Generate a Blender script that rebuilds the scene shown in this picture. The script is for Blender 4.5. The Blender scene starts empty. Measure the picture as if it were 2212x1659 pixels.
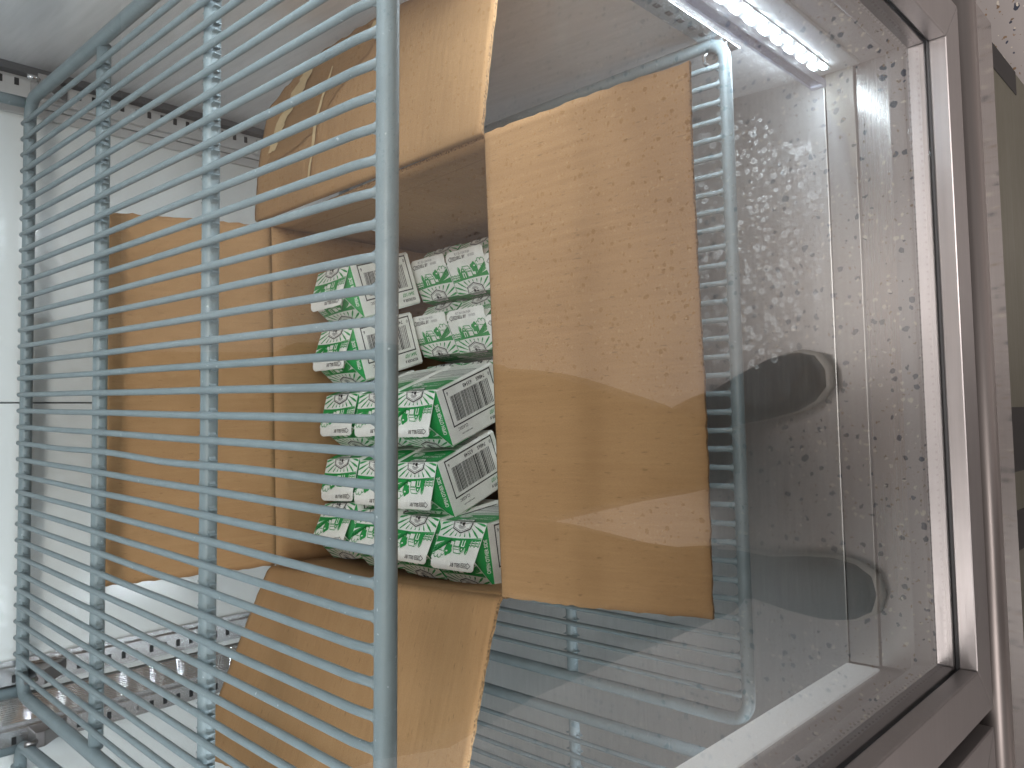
import bpy, bmesh, math, random
from mathutils import Vector, Matrix
from mathutils.geometry import tessellate_polygon
random.seed(7)
sc = bpy.context.scene
C = sc.collection
ZO = 1.35                                   # camera height above the room floor; z values below are relative to the lens

# ------------------------------------------------------------------ camera
R3 = [(-0.024, -0.7229, -0.6905), (-0.9987, 0.0493, -0.0169), (0.0463, 0.6892, -0.7231)]   # image right, image down, forward
fw = Vector(R3[2]).normalized()
rt = Vector(R3[0]); rt = (rt - fw * rt.dot(fw)).normalized()
dn = fw.cross(rt)
cam = bpy.data.cameras.new('camera'); co = bpy.data.objects.new('camera', cam); C.objects.link(co)
M = Matrix.Identity(4)
for i in range(3):
    M[i][0] = rt[i]; M[i][1] = -dn[i]; M[i][2] = -fw[i]
M[2][3] = ZO
co.matrix_world = M
cam.sensor_width = 36; cam.lens = 36 * 1717.4 / 2212; cam.clip_start = 0.01; cam.clip_end = 60
sc.camera = co

# ------------------------------------------------------------------ world, lights, exposure
w = bpy.data.worlds.new('World'); sc.world = w; w.use_nodes = True
w.node_tree.nodes['Background'].inputs[0].default_value = (0.72, 0.68, 0.66, 1)
w.node_tree.nodes['Background'].inputs[1].default_value = 0.20
sc.view_settings.view_transform = 'Standard'; sc.view_settings.look = 'None'
sc.view_settings.exposure = -0.28; sc.view_settings.gamma = 1.0
sc.cycles.use_denoising = True
sc.cycles.max_bounces = 14; sc.cycles.transparent_max_bounces = 24; sc.cycles.glossy_bounces = 8
sc.cycles.sample_clamp_indirect = 6

def area(name, loc, direction, sx, sy, energy, col, spread=180):
    l = bpy.data.lights.new(name, 'AREA'); l.shape = 'RECTANGLE'; l.size = sx; l.size_y = sy
    l.energy = energy; l.color = col; l.spread = math.radians(spread)
    o = bpy.data.objects.new(name, l); C.objects.link(o)
    o.location = (loc[0], loc[1], loc[2] + ZO)
    d = Vector(direction).normalized(); up = Vector((0, 0, 1)) if abs(d.z) < .9 else Vector((0, 1, 0))
    z = -d; x = up.cross(z).normalized(); y = z.cross(x)
    m = Matrix.Identity(4)
    for i in range(3): m[i][0], m[i][1], m[i][2] = x[i], y[i], z[i]
    m.translation = o.location; o.matrix_world = m
    return o
COOL = (0.80, 0.90, 1.0)
NL = 25
for i in range(NL):                          # the lit chips of the upright lamp strips, every few centimetres
    zz = -.835 + i * .0555
    area('led_lamp', (.3750, .3480, zz), (-.58, .81, 0), .010, .012, 3.9 / NL, COOL)
    if zz > -.50: area('led_lamp', (-.290, .3600, zz), (.45, .89, 0), .010, .012, 2.3 / NL, COOL)
    area('led_lamp', (-.322, .3600, zz), (-.15, .98, 0), .009, .010, 1.3 / NL, COOL, 110)
ROOM = area('ceiling_lamp', (.25, -1.05, 1.45), (0, .12, -1), 1.3, .6, 74, (1.0, .925, .885))
ROOM2 = area('ceiling_lamp', (-.9, -.35, 1.45), (.1, .05, -1), .6, .6, 24, (1.0, .925, .885))

# ------------------------------------------------------------------ helpers
class MB:
    def __init__(s): s.v = []; s.f = []; s.m = []; s.sm = []; s.uv = {}
    def vert(s, p): s.v.append((p[0], p[1], p[2])); return len(s.v) - 1
    def face(s, idx, m=0, smooth=False, uv=None):
        s.f.append(tuple(idx)); s.m.append(m); s.sm.append(smooth)
        if uv: s.uv[len(s.f) - 1] = uv
    def poly(s, pts, m=0, smooth=False, uv=None):
        s.face([s.vert(p) for p in pts], m, smooth, uv)
    def box(s, x0, x1, y0, y1, z0, z1, m=0):
        b = [s.vert(p) for p in ((x0,y0,z0),(x1,y0,z0),(x1,y1,z0),(x0,y1,z0),(x0,y0,z1),(x1,y0,z1),(x1,y1,z1),(x0,y1,z1))]
        for q in ((3,2,1,0),(4,5,6,7),(0,1,5,4),(1,2,6,5),(2,3,7,6),(3,0,4,7)): s.face([b[i] for i in q], m)
    def prism(s, pts, z0, z1, m=0):          # pts CCW seen from above
        n = len(pts)
        a = [s.vert((p[0], p[1], z0)) for p in pts]; b = [s.vert((p[0], p[1], z1)) for p in pts]
        s.face(a[::-1], m); s.face(b, m)
        for i in range(n): s.face((a[i], a[(i+1) % n], b[(i+1) % n], b[i]), m)
    def prism_x(s, pts, x0, x1, m=0, smooth=False):        # pts in (y,z)
        n = len(pts)
        a = [s.vert((x0, p[0], p[1])) for p in pts]; b = [s.vert((x1, p[0], p[1])) for p in pts]
        s.face(a, m); s.face(b[::-1], m)
        for i in range(n): s.face((a[i], b[i], b[(i+1) % n], a[(i+1) % n]), m, smooth)
    def tube(s, pts, r, n=10, m=0, cap=True, closed=False, rf=None):
        P = [Vector(p) for p in pts]; k = len(P); rings = []
        t0 = None; u = None
        for i in range(k):
            if closed: t = (P[(i+1) % k] - P[i-1])
            else: t = P[min(i+1, k-1)] - P[max(i-1, 0)]
            t.normalize()
            if u is None:
                a = Vector((0, 0, 1)) if abs(t.z) < .9 else Vector((1, 0, 0))
                u = t.cross(a).normalized()
            else:
                u = (u - t * u.dot(t)).normalized()
            b = t.cross(u); rr = r if rf is None else r * rf(i)
            rings.append([s.vert(P[i] + u * rr * math.cos(2*math.pi*j/n) + b * rr * math.sin(2*math.pi*j/n)) for j in range(n)])
        for i in range(k if closed else k-1):
            A, B = rings[i], rings[(i+1) % k]
            for j in range(n): s.face((A[j], A[(j+1) % n], B[(j+1) % n], B[j]), m, True)
        if cap and not closed:
            s.face(rings[0][::-1], m); s.face(rings[-1], m)
    def build(s, name, mats, parent=None, rel=True, bevel=0, seg=2):
        me = bpy.data.meshes.new(name)
        off = ZO if rel else 0
        me.from_pydata([(a, b, c + off) for a, b, c in s.v], [], s.f)
        for mm in (mats if isinstance(mats, (list, tuple)) else [mats]): me.materials.append(mm)
        for p, mi, sm in zip(me.polygons, s.m, s.sm): p.material_index = mi; p.use_smooth = sm
        if s.uv:
            ul = me.uv_layers.new(name='UVMap')
            for fi, uvs in s.uv.items():
                p = me.polygons[fi]
                for li, uv in zip(p.loop_indices, uvs): ul.data[li].uv = uv
        me.update()
        o = bpy.data.objects.new(name, me); C.objects.link(o)
        if parent is not None:
            o.parent = parent
            if rel: o.matrix_parent_inverse = world_of(parent).inverted()
        if bevel:
            b = o.modifiers.new('bevel', 'BEVEL'); b.width = bevel; b.segments = seg; b.limit_method = 'ANGLE'; b.angle_limit = math.radians(40)
        return o
def world_of(o):
    m = Matrix.LocRotScale(o.location, o.rotation_euler, o.scale)
    return m if o.parent is None else world_of(o.parent) @ o.matrix_parent_inverse @ m
def tag(o, label=None, cat=None, group=None, kind=None):
    if label: o['label'] = label
    if cat: o['category'] = cat
    if group: o['group'] = group
    if kind: o['kind'] = kind
    return o
def thing(name, loc, label, cat, group=None, rz=0):
    o = bpy.data.objects.new(name, None); C.objects.link(o)
    o.location = (loc[0], loc[1], loc[2] + ZO); o.rotation_euler = (0, 0, rz); o.empty_display_size = .03
    return tag(o, label, cat, group)

# ------------------------------------------------------------------ materials
def mat(name, col=(.5,.5,.5), rough=.5, metal=0, spec=.5):
    m = bpy.data.materials.new(name); m.use_nodes = True
    b = m.node_tree.nodes['Principled BSDF']
    b.inputs['Base Color'].default_value = (*col, 1); b.inputs['Roughness'].default_value = rough
    b.inputs['Metallic'].default_value = metal; b.inputs['Specular IOR Level'].default_value = spec
    return m
class NT:
    def __init__(s, m): s.m = m; s.t = m.node_tree; s.b = s.t.nodes['Principled BSDF']
    def n(s, typ, **kw):
        x = s.t.nodes.new(typ)
        for k, v in kw.items():
            if k.startswith('_'): setattr(x, k[1:], v)
            else: x.inputs[k.replace('__', ' ')].default_value = v
        return x
    def l(s, a, b): s.t.links.new(a, b)
    def coords(s, which='Object', scale=(1,1,1), rot=(0,0,0)):
        t = s.n('ShaderNodeTexCoord'); mp = s.n('ShaderNodeMapping'); mp.inputs['Scale'].default_value = scale; mp.inputs['Rotation'].default_value = rot
        s.l(t.outputs[which], mp.inputs['Vector']); return mp.outputs['Vector']
    def noise(s, vec, scale, detail=3, rough=.5, dist=0):
        x = s.n('ShaderNodeTexNoise'); x.inputs['Scale'].default_value = scale; x.inputs['Detail'].default_value = detail
        x.inputs['Roughness'].default_value = rough; x.inputs['Distortion'].default_value = dist
        s.l(vec, x.inputs['Vector']); return x.outputs['Fac']
    def ramp(s, fac, stops, interp='LINEAR'):
        r = s.n('ShaderNodeValToRGB'); e = r.color_ramp.elements; r.color_ramp.interpolation = interp
        while len(e) < len(stops): e.new(.5)
        for el, (p, c) in zip(e, stops): el.position = p; el.color = (*c, 1) if len(c) == 3 else c
        s.l(fac, r.inputs['Fac']); return r.outputs['Color']
    def mix(s, fac, a, b, mode='MIX'):
        x = s.n('ShaderNodeMix', _data_type='RGBA', _blend_type=mode)
        for v, k in ((fac, 0), (a, 6), (b, 7)):
            if hasattr(v, 'links'): s.l(v, x.inputs[k])
            else: x.inputs[k].default_value = v if k == 0 else (*v, 1)
        return x.outputs[2]
    def math(s, op, a, b=None, clamp=False):
        x = s.n('ShaderNodeMath', _operation=op, _use_clamp=clamp)
        for v, k in ((a, 0), (b, 1)):
            if v is None: continue
            if hasattr(v, 'links'): s.l(v, x.inputs[k])
            else: x.inputs[k].default_value = v
        return x.outputs[0]
    def bump(s, h, strength=.2, dist=.001):
        x = s.n('ShaderNodeBump'); x.inputs['Strength'].default_value = strength; x.inputs['Distance'].default_value = dist
        s.l(h, x.inputs['Height']); s.l(x.outputs['Normal'], s.b.inputs['Normal'])
    def base(s, c): s.l(c, s.b.inputs['Base Color'])
    def rgh(s, c): s.l(c, s.b.inputs['Roughness'])
G3 = lambda a: (a, a, a)

def m_wire():
    m = mat('blue_grey_coating', (.17, .25, .29), .42); t = NT(m); v = t.coords()
    n = t.noise(v, 60, 3); c = t.ramp(n, [(.3, (.192, .240, .258)), (.7, (.224, .275, .294))])
    sp = t.noise(v, 330, 1); t.base(t.mix(t.ramp(sp, [(.74, G3(0)), (.80, G3(.8))]), c, (.5, .55, .58)))
    t.bump(t.noise(v, 220, 3), .25, .0012);     return m
def m_white():
    m = mat('white_liner', (.80, .82, .81), .18); t = NT(m); v = t.coords()
    t.bump(t.noise(v, 260, 2), .10, .0006)
    t.rgh(t.ramp(t.noise(v, 9, 4), [(.3, G3(.12)), (.7, G3(.22))])); return m
def m_steel(name, base, rough, brush, aniso=.0, tint=(1, 1, 1), bumpk=.12, metal=1.0):
    m = mat(name, tuple(base * k for k in tint), rough, metal); t = NT(m)
    v = t.coords('Object', brush); n = t.noise(v, 1.0, 4, .6)
    v2 = t.coords('Object'); n2 = t.noise(v2, 7, 5, .6)
    c = t.ramp(n, [(.25, tuple(base * .90 * k for k in tint)), (.75, tuple(min(1, base * 1.08) * k for k in tint))])
    c = t.mix(t.math('MULTIPLY', n2, .35), c, tuple(base * .75 * k for k in tint)); t.base(c)
    t.rgh(t.ramp(t.math('ADD', t.math('MULTIPLY', n, .5), t.math('MULTIPLY', n2, .5)), [(.3, G3(rough * .8)), (.7, G3(rough * 1.25))]))
    t.bump(n, bumpk, .0004)
    return m
def m_board():
    m = mat('corrugated_cardboard', (.40, .24, .11), .85, 0, .25); t = NT(m)
    u = t.coords('UV', (380, 16, 1)); fl = t.noise(u, 1, 3, .55)
    u2 = t.coords('UV', (14, 9, 1)); big = t.noise(u2, 1, 4, .6)
    c = t.ramp(big, [(.28, (.315, .168, .074)), (.72, (.395, .224, .106))])
    c = t.mix(t.ramp(fl, [(.45, G3(0)), (.78, G3(.6))]), c, (.43, .245, .115))
    u3 = t.coords('UV', (520, 110, 1)); sp = t.noise(u3, 1, 1, .5)
    c = t.mix(t.ramp(sp, [(.66, G3(0)), (.76, G3(.7))]), c, (.17, .09, .038))
    u4 = t.coords('UV', (900, 900, 1)); fine = t.noise(u4, 1, 2, .6)
    c = t.mix(.22, c, t.ramp(fine, [(.3, (.30, .17, .07)), (.7, (.52, .33, .16))])); t.base(c)
    wv = t.n('ShaderNodeTexWave', _wave_type='BANDS', _bands_direction='X'); wv.inputs['Scale'].default_value = 38; wv.inputs['Distortion'].default_value = .6
    t.l(t.coords('UV', (1, 1, 1)), wv.inputs['Vector'])
    t.bump(t.math('ADD', t.math('MULTIPLY', wv.outputs['Fac'], .5), t.math('MULTIPLY', fine, .35)), .35, .0007); return m
def m_boardedge():
    m = mat('cardboard_cut_edge', (.36, .22, .11), .9, 0, .2); t = NT(m)
    wv = t.n('ShaderNodeTexNoise'); wv.inputs['Scale'].default_value = 620; t.l(t.coords('Object'), wv.inputs['Vector'])
    t.base(t.ramp(wv.outputs['Fac'], [(.40, (.15, .085, .04)), (.52, (.34, .20, .095)), (.75, (.42, .26, .13))])); return m
def m_paper(name, col, rough=.42):
    m = mat(name, col, rough, 0, .35); t = NT(m); n = t.noise(t.coords('Object'), 90, 3)
    a = tuple(k * .93 for k in col); b = tuple(min(1, k * 1.05) for k in col)
    t.base(t.ramp(n, [(.3, a), (.7, b)])); return m
def chips(t, v, base, dens, scale):
    """scattered paint flakes: dark blue, cream and brown"""
    c = base
    for k, (sc_, thr, cols) in enumerate(((scale, dens, ((.05, .055, .07), (.08, .092, .14))), (scale * 1.35, dens * .9, ((.62, .55, .45), (.70, .66, .60))), (scale * 1.9, dens * .8, ((.12, .09, .07), (.30, .20, .12))))):
        mp = t.n('ShaderNodeMapping'); mp.inputs['Location'].default_value = (k * 3.1, k * 7.7, 0); t.l(v, mp.inputs['Vector'])
        nz = t.n('ShaderNodeTexNoise'); nz.inputs['Scale'].default_value = sc_ * 1.3; t.l(mp.outputs['Vector'], nz.inputs['Vector'])
        ad = t.n('ShaderNodeMix', _data_type='VECTOR'); ad.inputs[0].default_value = .012; t.l(mp.outputs['Vector'], ad.inputs[4]); t.l(nz.outputs['Color'], ad.inputs[5])
        vo = t.n('ShaderNodeTexVoronoi'); vo.inputs['Scale'].default_value = sc_; t.l(ad.outputs[1], vo.inputs['Vector'])
        sp = t.n('ShaderNodeSeparateColor'); t.l(vo.outputs['Color'], sp.inputs['Color'])
        rad = t.math('MULTIPLY', t.math('GREATER_THAN', sp.outputs[0], 1 - .50), t.math('ADD', t.math('MULTIPLY', sp.outputs[1], thr * .72), thr * .36))
        f = t.math('LESS_THAN', vo.outputs['Distance'], rad)
        c = t.mix(f, c, t.mix(sp.outputs[2], cols[0], cols[1]))
    return c
def m_floor():
    m = mat('speckled_epoxy', (.34, .31, .30), .28); t = NT(m); v = t.coords('Object')
    b = t.ramp(t.noise(v, 3, 4), [(.3, (.40, .365, .355)), (.7, (.45, .415, .405))])
    t.base(chips(t, v, b, .33, 64)); return m
def m_liner_floor():
    """steel cabinet floor with dried water rings towards its right front corner"""
    m = m_steel('cabinet_floor_steel', .66, .36, (16, 300, 16), tint=(1, .99, .98)); t = NT(m); v = t.coords('Object')
    old = t.b.inputs['Base Color'].links[0].from_socket
    g = None
    for k, (s_, r0) in enumerate(((84, .32), (130, .30), (58, .2))):
        mp = t.n('ShaderNodeMapping'); mp.inputs['Location'].default_value = (k * 1.7, k * .9, 0); t.l(v, mp.inputs['Vector'])
        vo = t.n('ShaderNodeTexVoronoi', _voronoi_dimensions='2D'); vo.inputs['Scale'].default_value = s_; t.l(mp.outputs['Vector'], vo.inputs['Vector'])
        sp = t.n('ShaderNodeSeparateColor'); t.l(vo.outputs['Color'], sp.inputs['Color'])
        rad = t.math('ADD', t.math('MULTIPLY', sp.outputs[1], r0 * .8), .06)
        d = t.math('ABSOLUTE', t.math('SUBTRACT', vo.outputs['Distance'], rad))
        ring = t.math('MULTIPLY', t.math('LESS_THAN', d, .05), t.math('GREATER_THAN', sp.outputs[0], .58))
        disc = t.math('MULTIPLY', t.math('MULTIPLY', t.math('LESS_THAN', vo.outputs['Distance'], rad), t.math('GREATER_THAN', sp.outputs[0], .58)), .35)
        x = t.math('MAXIMUM', ring, disc); g = x if g is None else t.math('MAXIMUM', g, x)
    sx = t.n('ShaderNodeSeparateXYZ'); t.l(v, sx.inputs['Vector'])
    dx = t.math('SUBTRACT', sx.outputs[0], .21); dy = t.math('SUBTRACT', sx.outputs[1], .47)
    d2 = t.math('ADD', t.math('MULTIPLY', dx, dx), t.math('MULTIPLY', t.math('MULTIPLY', dy, dy), 2.2))
    mask = t.math('LESS_THAN', t.math('ADD', d2, t.math('MULTIPLY', t.math('SUBTRACT', t.noise(v, 22, 3), .5), .06)), .027)
    f = t.math('MULTIPLY', t.math('MULTIPLY', g, mask), .34)
    t.base(t.mix(f, old, (.86, .88, .9)))
    mr = t.n('ShaderNodeMix', _data_type='FLOAT'); t.l(f, mr.inputs[0]); t.l(t.b.inputs['Roughness'].links[0].from_socket, mr.inputs[2]); mr.inputs[3].default_value = .8
    t.l(mr.outputs[0], t.b.inputs['Roughness'])
    mm = t.math('SUBTRACT', 1.0, t.math('MULTIPLY', f, 1.3), True); t.l(mm, t.b.inputs['Metallic'])
    return m
def m_glass(k=1.0):
    m = bpy.data.materials.new('clear_glass'); m.use_nodes = True; t = m.node_tree; t.nodes.clear()
    o = t.nodes.new('ShaderNodeOutputMaterial'); mx = t.nodes.new('ShaderNodeMixShader')
    tr = t.nodes.new('ShaderNodeBsdfTransparent'); gl = t.nodes.new('ShaderNodeBsdfGlossy'); fr = t.nodes.new('ShaderNodeFresnel')
    tr.inputs[0].default_value = (.985, .992, .988, 1); gl.inputs['Roughness'].default_value = .0; fr.inputs['IOR'].default_value = 1.5
    geo = t.nodes.new('ShaderNodeNewGeometry'); vm = t.nodes.new('ShaderNodeVectorMath'); vm.operation = 'DOT_PRODUCT'
    # same reflectance on entering and on leaving a sheet (no total internal reflection: the sheet does not bend rays)
    ab = t.nodes.new('ShaderNodeMath'); ab.operation = 'ABSOLUTE'; t.links.new(geo.outputs['Normal'], vm.inputs[0]); t.links.new(geo.outputs['Incoming'], vm.inputs[1]); t.links.new(vm.outputs['Value'], ab.inputs[0])
    a1 = t.nodes.new('ShaderNodeMath'); a1.operation = 'SUBTRACT'; a1.inputs[0].default_value = 1; t.links.new(ab.outputs[0], a1.inputs[1])
    a2 = t.nodes.new('ShaderNodeMath'); a2.operation = 'POWER'; t.links.new(a1.outputs[0], a2.inputs[0]); a2.inputs[1].default_value = 4.2
    a3 = t.nodes.new('ShaderNodeMath'); a3.operation = 'MULTIPLY_ADD'; t.links.new(a2.outputs[0], a3.inputs[0]); a3.inputs[1].default_value = .96 * k; a3.inputs[2].default_value = .04 * k
    t.links.new(a3.outputs[0], mx.inputs[0]); t.nodes.remove(fr)
    t.links.new(tr.outputs[0], mx.inputs[1]); t.links.new(gl.outputs[0], mx.inputs[2]); t.links.new(mx.outputs[0], o.inputs[0])
    return m
def m_emit(name, col, k):
    m = bpy.data.materials.new(name); m.use_nodes = True; b = m.node_tree.nodes['Principled BSDF']
    b.inputs['Base Color'].default_value = (.9, .9, .9, 1); b.inputs['Emission Color'].default_value = (*col, 1); b.inputs['Emission Strength'].default_value = k
    return m
def m_acrylic():
    m = bpy.data.materials.new('clear_acrylic'); m.use_nodes = True; t = m.node_tree; b = t.nodes['Principled BSDF']
    b.inputs['Base Color'].default_value = (.80, .83, .95, 1); b.inputs['Alpha'].default_value = .72; b.inputs['Roughness'].default_value = .08; b.inputs['Specular IOR Level'].default_value = .8
    return m
WIRE, WHITE, BOARD, EDGE, GLASS = m_wire(), m_white(), m_board(), m_boardedge(), m_glass(2.35)
GLASSC = m_glass(.42)
STEEL = m_steel('brushed_steel', .56, .26, (3, 420, 420), tint=(1, .985, .965))
STEELV = mat('post_steel', (.80, .77, .75), .03, .85)
WALLST = m_steel('wall_steel', .86, .22, (14, 14, 160), tint=(1, .985, 1), bumpk=.03, metal=.15)
SILLST = m_steel('sill_steel', .55, .33, (3, 300, 300), tint=(1, .985, .97), bumpk=.25)
GALV = m_steel('slotted_standard_steel', .66, .24, (40, 40, 6), tint=(1, .985, .985), bumpk=.12, metal=.9)
GALVW = m_steel('pale_standard', .66, .34, (40, 40, 6), tint=(1, .99, .98), bumpk=.06, metal=.2)
ALU = m_steel('satin_aluminium', .52, .42, (3, 260, 260), tint=(1, .95, .95), metal=.8)
SPACER = mat('spacer_aluminium', (.36, .37, .39), .36, .6)
LINFLOOR = m_liner_floor()
BLACK = mat('black_plastic', (.012, .012, .013), .5)
DARKGREY = mat('dark_grey_gasket_and_shadow', (.10, .10, .105), .55)
GASKET = mat('grey_gasket', (.30, .29, .29), .5)
OLIVE = m_steel('lower_panel_steel', .20, .4, (3, 200, 200), tint=(1.0, .97, .68), metal=.5)
PLASTICW = mat('white_lamp_cover', (.86, .87, .88), .3)
LEDM = m_emit('led_glow', (.80, .91, 1.0), 55)
def m_tape():
    m = m_emit('led_tape', (.86, .94, 1.0), 12); t = NT(m); sx = t.n('ShaderNodeSeparateXYZ'); t.l(t.coords('Object'), sx.inputs['Vector'])
    f = t.math('FRACT', t.math('MULTIPLY', sx.outputs[2], 1 / .041)); t.l(t.math('MULTIPLY', t.math('LESS_THAN', f, .28), 14.0), t.b.inputs['Emission Strength']); return m
LEDTAPE = m_tape()
ACRYL = m_acrylic()
TINT = mat('smoky_lens', (.25, .24, .33), .12); TINT.node_tree.nodes['Principled BSDF'].inputs['Alpha'].default_value = .62
FLOOR = m_floor()
PWHITE = m_paper('carton_white_card', (.92, .92, .88))
PGREEN = m_paper('carton_green_ink', (.016, .33, .075))
PBLACK = mat('carton_black_ink', (.03, .03, .03), .45)
PGREY = mat('carton_grey_stamp', (.30, .30, .31), .5)
TORN = m_paper('torn_paper_layer', (.62, .45, .25), .9)
TORND = m_paper('torn_inner_layer', (.30, .165, .07), .9)
CLOTH = mat('dark_cloth', (.018, .018, .022), .9); CLOTH2 = mat('charcoal_jacket', (.03, .03, .036), .9)
SKIN = mat('skin', (.45, .27, .19), .5); HAIR = mat('dark_hair', (.03, .02, .015), .6)
SHOE = mat('grey_shoe', (.07, .07, .075), .6); SOLE = mat('pale_sole', (.55, .52, .48), .6); PHONE = mat('phone_shell', (.02, .02, .022), .25)

# ------------------------------------------------------------------ room floor
fb = MB(); fb.poly([(-3, -3.2, -1.35), (3, -3.2, -1.35), (3, 2.2, -1.35), (-3, 2.2, -1.35)])
tag(fb.build('floor', FLOOR), kind='structure')

# ------------------------------------------------------------------ cooler
HF = -.893; TOP = .55; YB = 1.03
cooler = thing('glass_door_cooler', (.05, .62, -1.35), 'stainless steel glass door cooler with white back wall, holding wire shelves', 'cooler')
def part(name, mb, m, parent=cooler, bevel=0, **k): return mb.build(name, m, parent, True, bevel, **k)
b = MB(); b.box(.0347, .43, YB, YB + .03, HF, TOP); b.box(-.292, .0333, YB, YB + .03, HF, TOP); b.box(-1.0, -.3265, YB, YB + .03, HF, TOP)
b.box(-1.0, .43, YB + .031, YB + .06, HF, TOP, 1)
part('back_wall', b, [WHITE, BLACK], bevel=.0015)
b = MB(); n = 140; cols = []
for i in range(n + 1):                        # brushed cover: fine upright ribs spread the lamps' reflections sideways
    x = -.3255 + .0325 * i / n; y = YB - .006 - .00022 * math.sin(2 * math.pi * i / 10) - .0012 * math.sin(math.pi * i / n)
    cols.append((b.vert((x, y, HF)), b.vert((x, y, TOP))))
for c0, c1 in zip(cols, cols[1:]): b.face((c0[0], c1[0], c1[1], c0[1]), 0, True)
b.box(-.3255, -.293, YB - .0035, YB + .02, HF, TOP); part('post_cover', b, STEELV)
b = MB(); b.prism([(.386, .364), (.47, .364), (.47, 1.07), (.424, 1.07), (.421, YB)], HF - .05, TOP); part('side_wall', b, WALLST)
b = MB(); b.box(.386, .405, .2800, .3635, HF - .05, TOP); part('door_jamb', b, WALLST, bevel=.002)
b = MB(); b.box(-1.06, -1.0, .29, 1.07, HF - .05, TOP); part('side_wall', b, WALLST)
b = MB(); b.box(-1.06, .47, .29, 1.07, TOP, TOP + .06); part('ceiling_panel', b, WHITE)
b = MB(); b.box(-1.0, .40, .3495, 1.07, HF - .02, HF); part('cabinet_floor', b, LINFLOOR, bevel=.0012)
# sill strips in front of the floor
b = MB(); b.box(-.272, .386, .3165, .3475, HF - .04, HF + .002); part('sill_strip', b, SILLST, bevel=.0006)
b = MB(); b.box(-.272, .386, .2800, .3155, HF - .04, HF - .002); part('sill_strip', b, STEEL, bevel=.0006)
b = MB(); b.box(-1.0, -.338, .2800, .3475, HF - .04, HF); part('sill_strip', b, SILLST, bevel=.0006)
b = MB(); b.box(-1.04, .44, .2775, .2795, HF - .06, HF + .003); part('sill_edge', b, SPACER)
b = MB(); rp = [(.3855, .3170), (.3855, .3470)] + [(.345 - .006 * i + .004 * math.sin(2.3 * i), .3470 - .0032 * i) for i in range(8)] + [(.272, .3225), (.268, .3170)]
b.prism(rp[::-1], HF + .0021, HF + .0026); part('film_patch', b, mat('peeling_film', (.56, .54, .50), .45), cooler)
# centre mullion with its white lamp cover
b = MB(); b.box(-.330, -.2765, .280, .352, HF - .02, TOP); part('mullion', b, ALU, bevel=.003)
b = MB(); b.box(-.2765, -.2735, .316, .351, HF + .003, TOP); part('lamp_cover', b, m_emit('lit_lamp_cover', (.95, .98, 1.0), .34), bevel=.001)
b = MB(); b.box(-.312, -.284, .3522, .3555, -.86, TOP - .05); part('led_strip', b, LEDTAPE)
# right led fixture: back plate, led chips, clear lens bar
led = MB(); led.box(.3815, .3855, .3070, .3620, HF + .006, TOP); lf = part('led_plate', led, PLASTICW, bevel=.001)
b = MB(); b.box(.3800, .3814, .3325, .3500, HF + .02, TOP, 1)
for k in range(46):
    zz = -.862 + k * .029
    for dy in (0, .0095):
        b.box(.3768, .3806, .3338 + dy, .3386 + dy, zz + dy * .6, zz + dy * .6 + .0108)
part('led_strip', b, [LEDM, PLASTICW])
b = MB(); b.box(.3485, .3560, .3400, .3425, -.833, TOP, 0); b.box(.3485, .3560, .3270, .3292, -.833, TOP, 0); b.box(.3487, .3505, .3293, .3399, -.830, TOP, 1); b.box(.3484, .3561, .3269, .3426, -.841, -.8335, 0)
part('lens_bar', b, [ACRYL, TINT], bevel=.0006)
# slotted shelf standards
def standard(x0, x1, y0, y1, z0, z1, face, m=None, so=0.0):
    b = MB()
    if face == 'y':
        b.box(x0, x1, y0, y1, z0, z1); b.box(x0 - .006, x0, y0 + .006, y1, z0, z1); b.box(x1, x1 + .006, y0 + .006, y1, z0, z1)
        cx = (x0 + x1) / 2 + so; zz = z0 + .02; k = 0
        while zz < z1 - .02:
            if k % 5 != 4: b.box(cx - .0042, cx + .0042, y0 - .0006, y0 + .001, zz, zz + .0048, 1)
            else:
                b.tube([(cx, y0 - .0018, zz + .003), (cx, y0 + .001, zz + .003)], .0042, 12)
                b.box(cx - .0026, cx + .0026, y0 - .0021, y0 - .0015, zz + .0024, zz + .0036, 1)
            zz += .0165; k += 1
    else:
        b.box(x0, x1, y0, y1, z0, z1); cy = (y0 + y1) / 2; zz = z0 + .03
        while zz < z1 - .02:
            b.box(x0 - .0006, x0 + .001, cy - .003, cy + .003, zz, zz + .008, 1); zz += .02
    return part('shelf_standard', b, [m or GALV, BLACK], bevel=.0012)
standard(.385, .405, 1.018, 1.0295, HF, TOP, 'y', GALVW, .006)
b = MB(); b.box(.4115, .4205, 1.012, 1.0295, HF, TOP); part('corner_shadow_line', b, DARKGREY)  # shadow between side wall and standard, put in as a dark strip
b = MB(); b.box(.3665, .3785, 1.0255, 1.0295, HF, TOP); part('corner_trim', b, GALVW, bevel=.0015)
standard(-.277, -.258, 1.016, 1.0295, HF, TOP, 'y', GALV, -.003)
standard(-.343, -.3265, 1.016, 1.0255, HF, TOP, 'y', GALV, -.003)
standard(.374, .3865, .374, .398, -.742, TOP, 'x')
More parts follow.
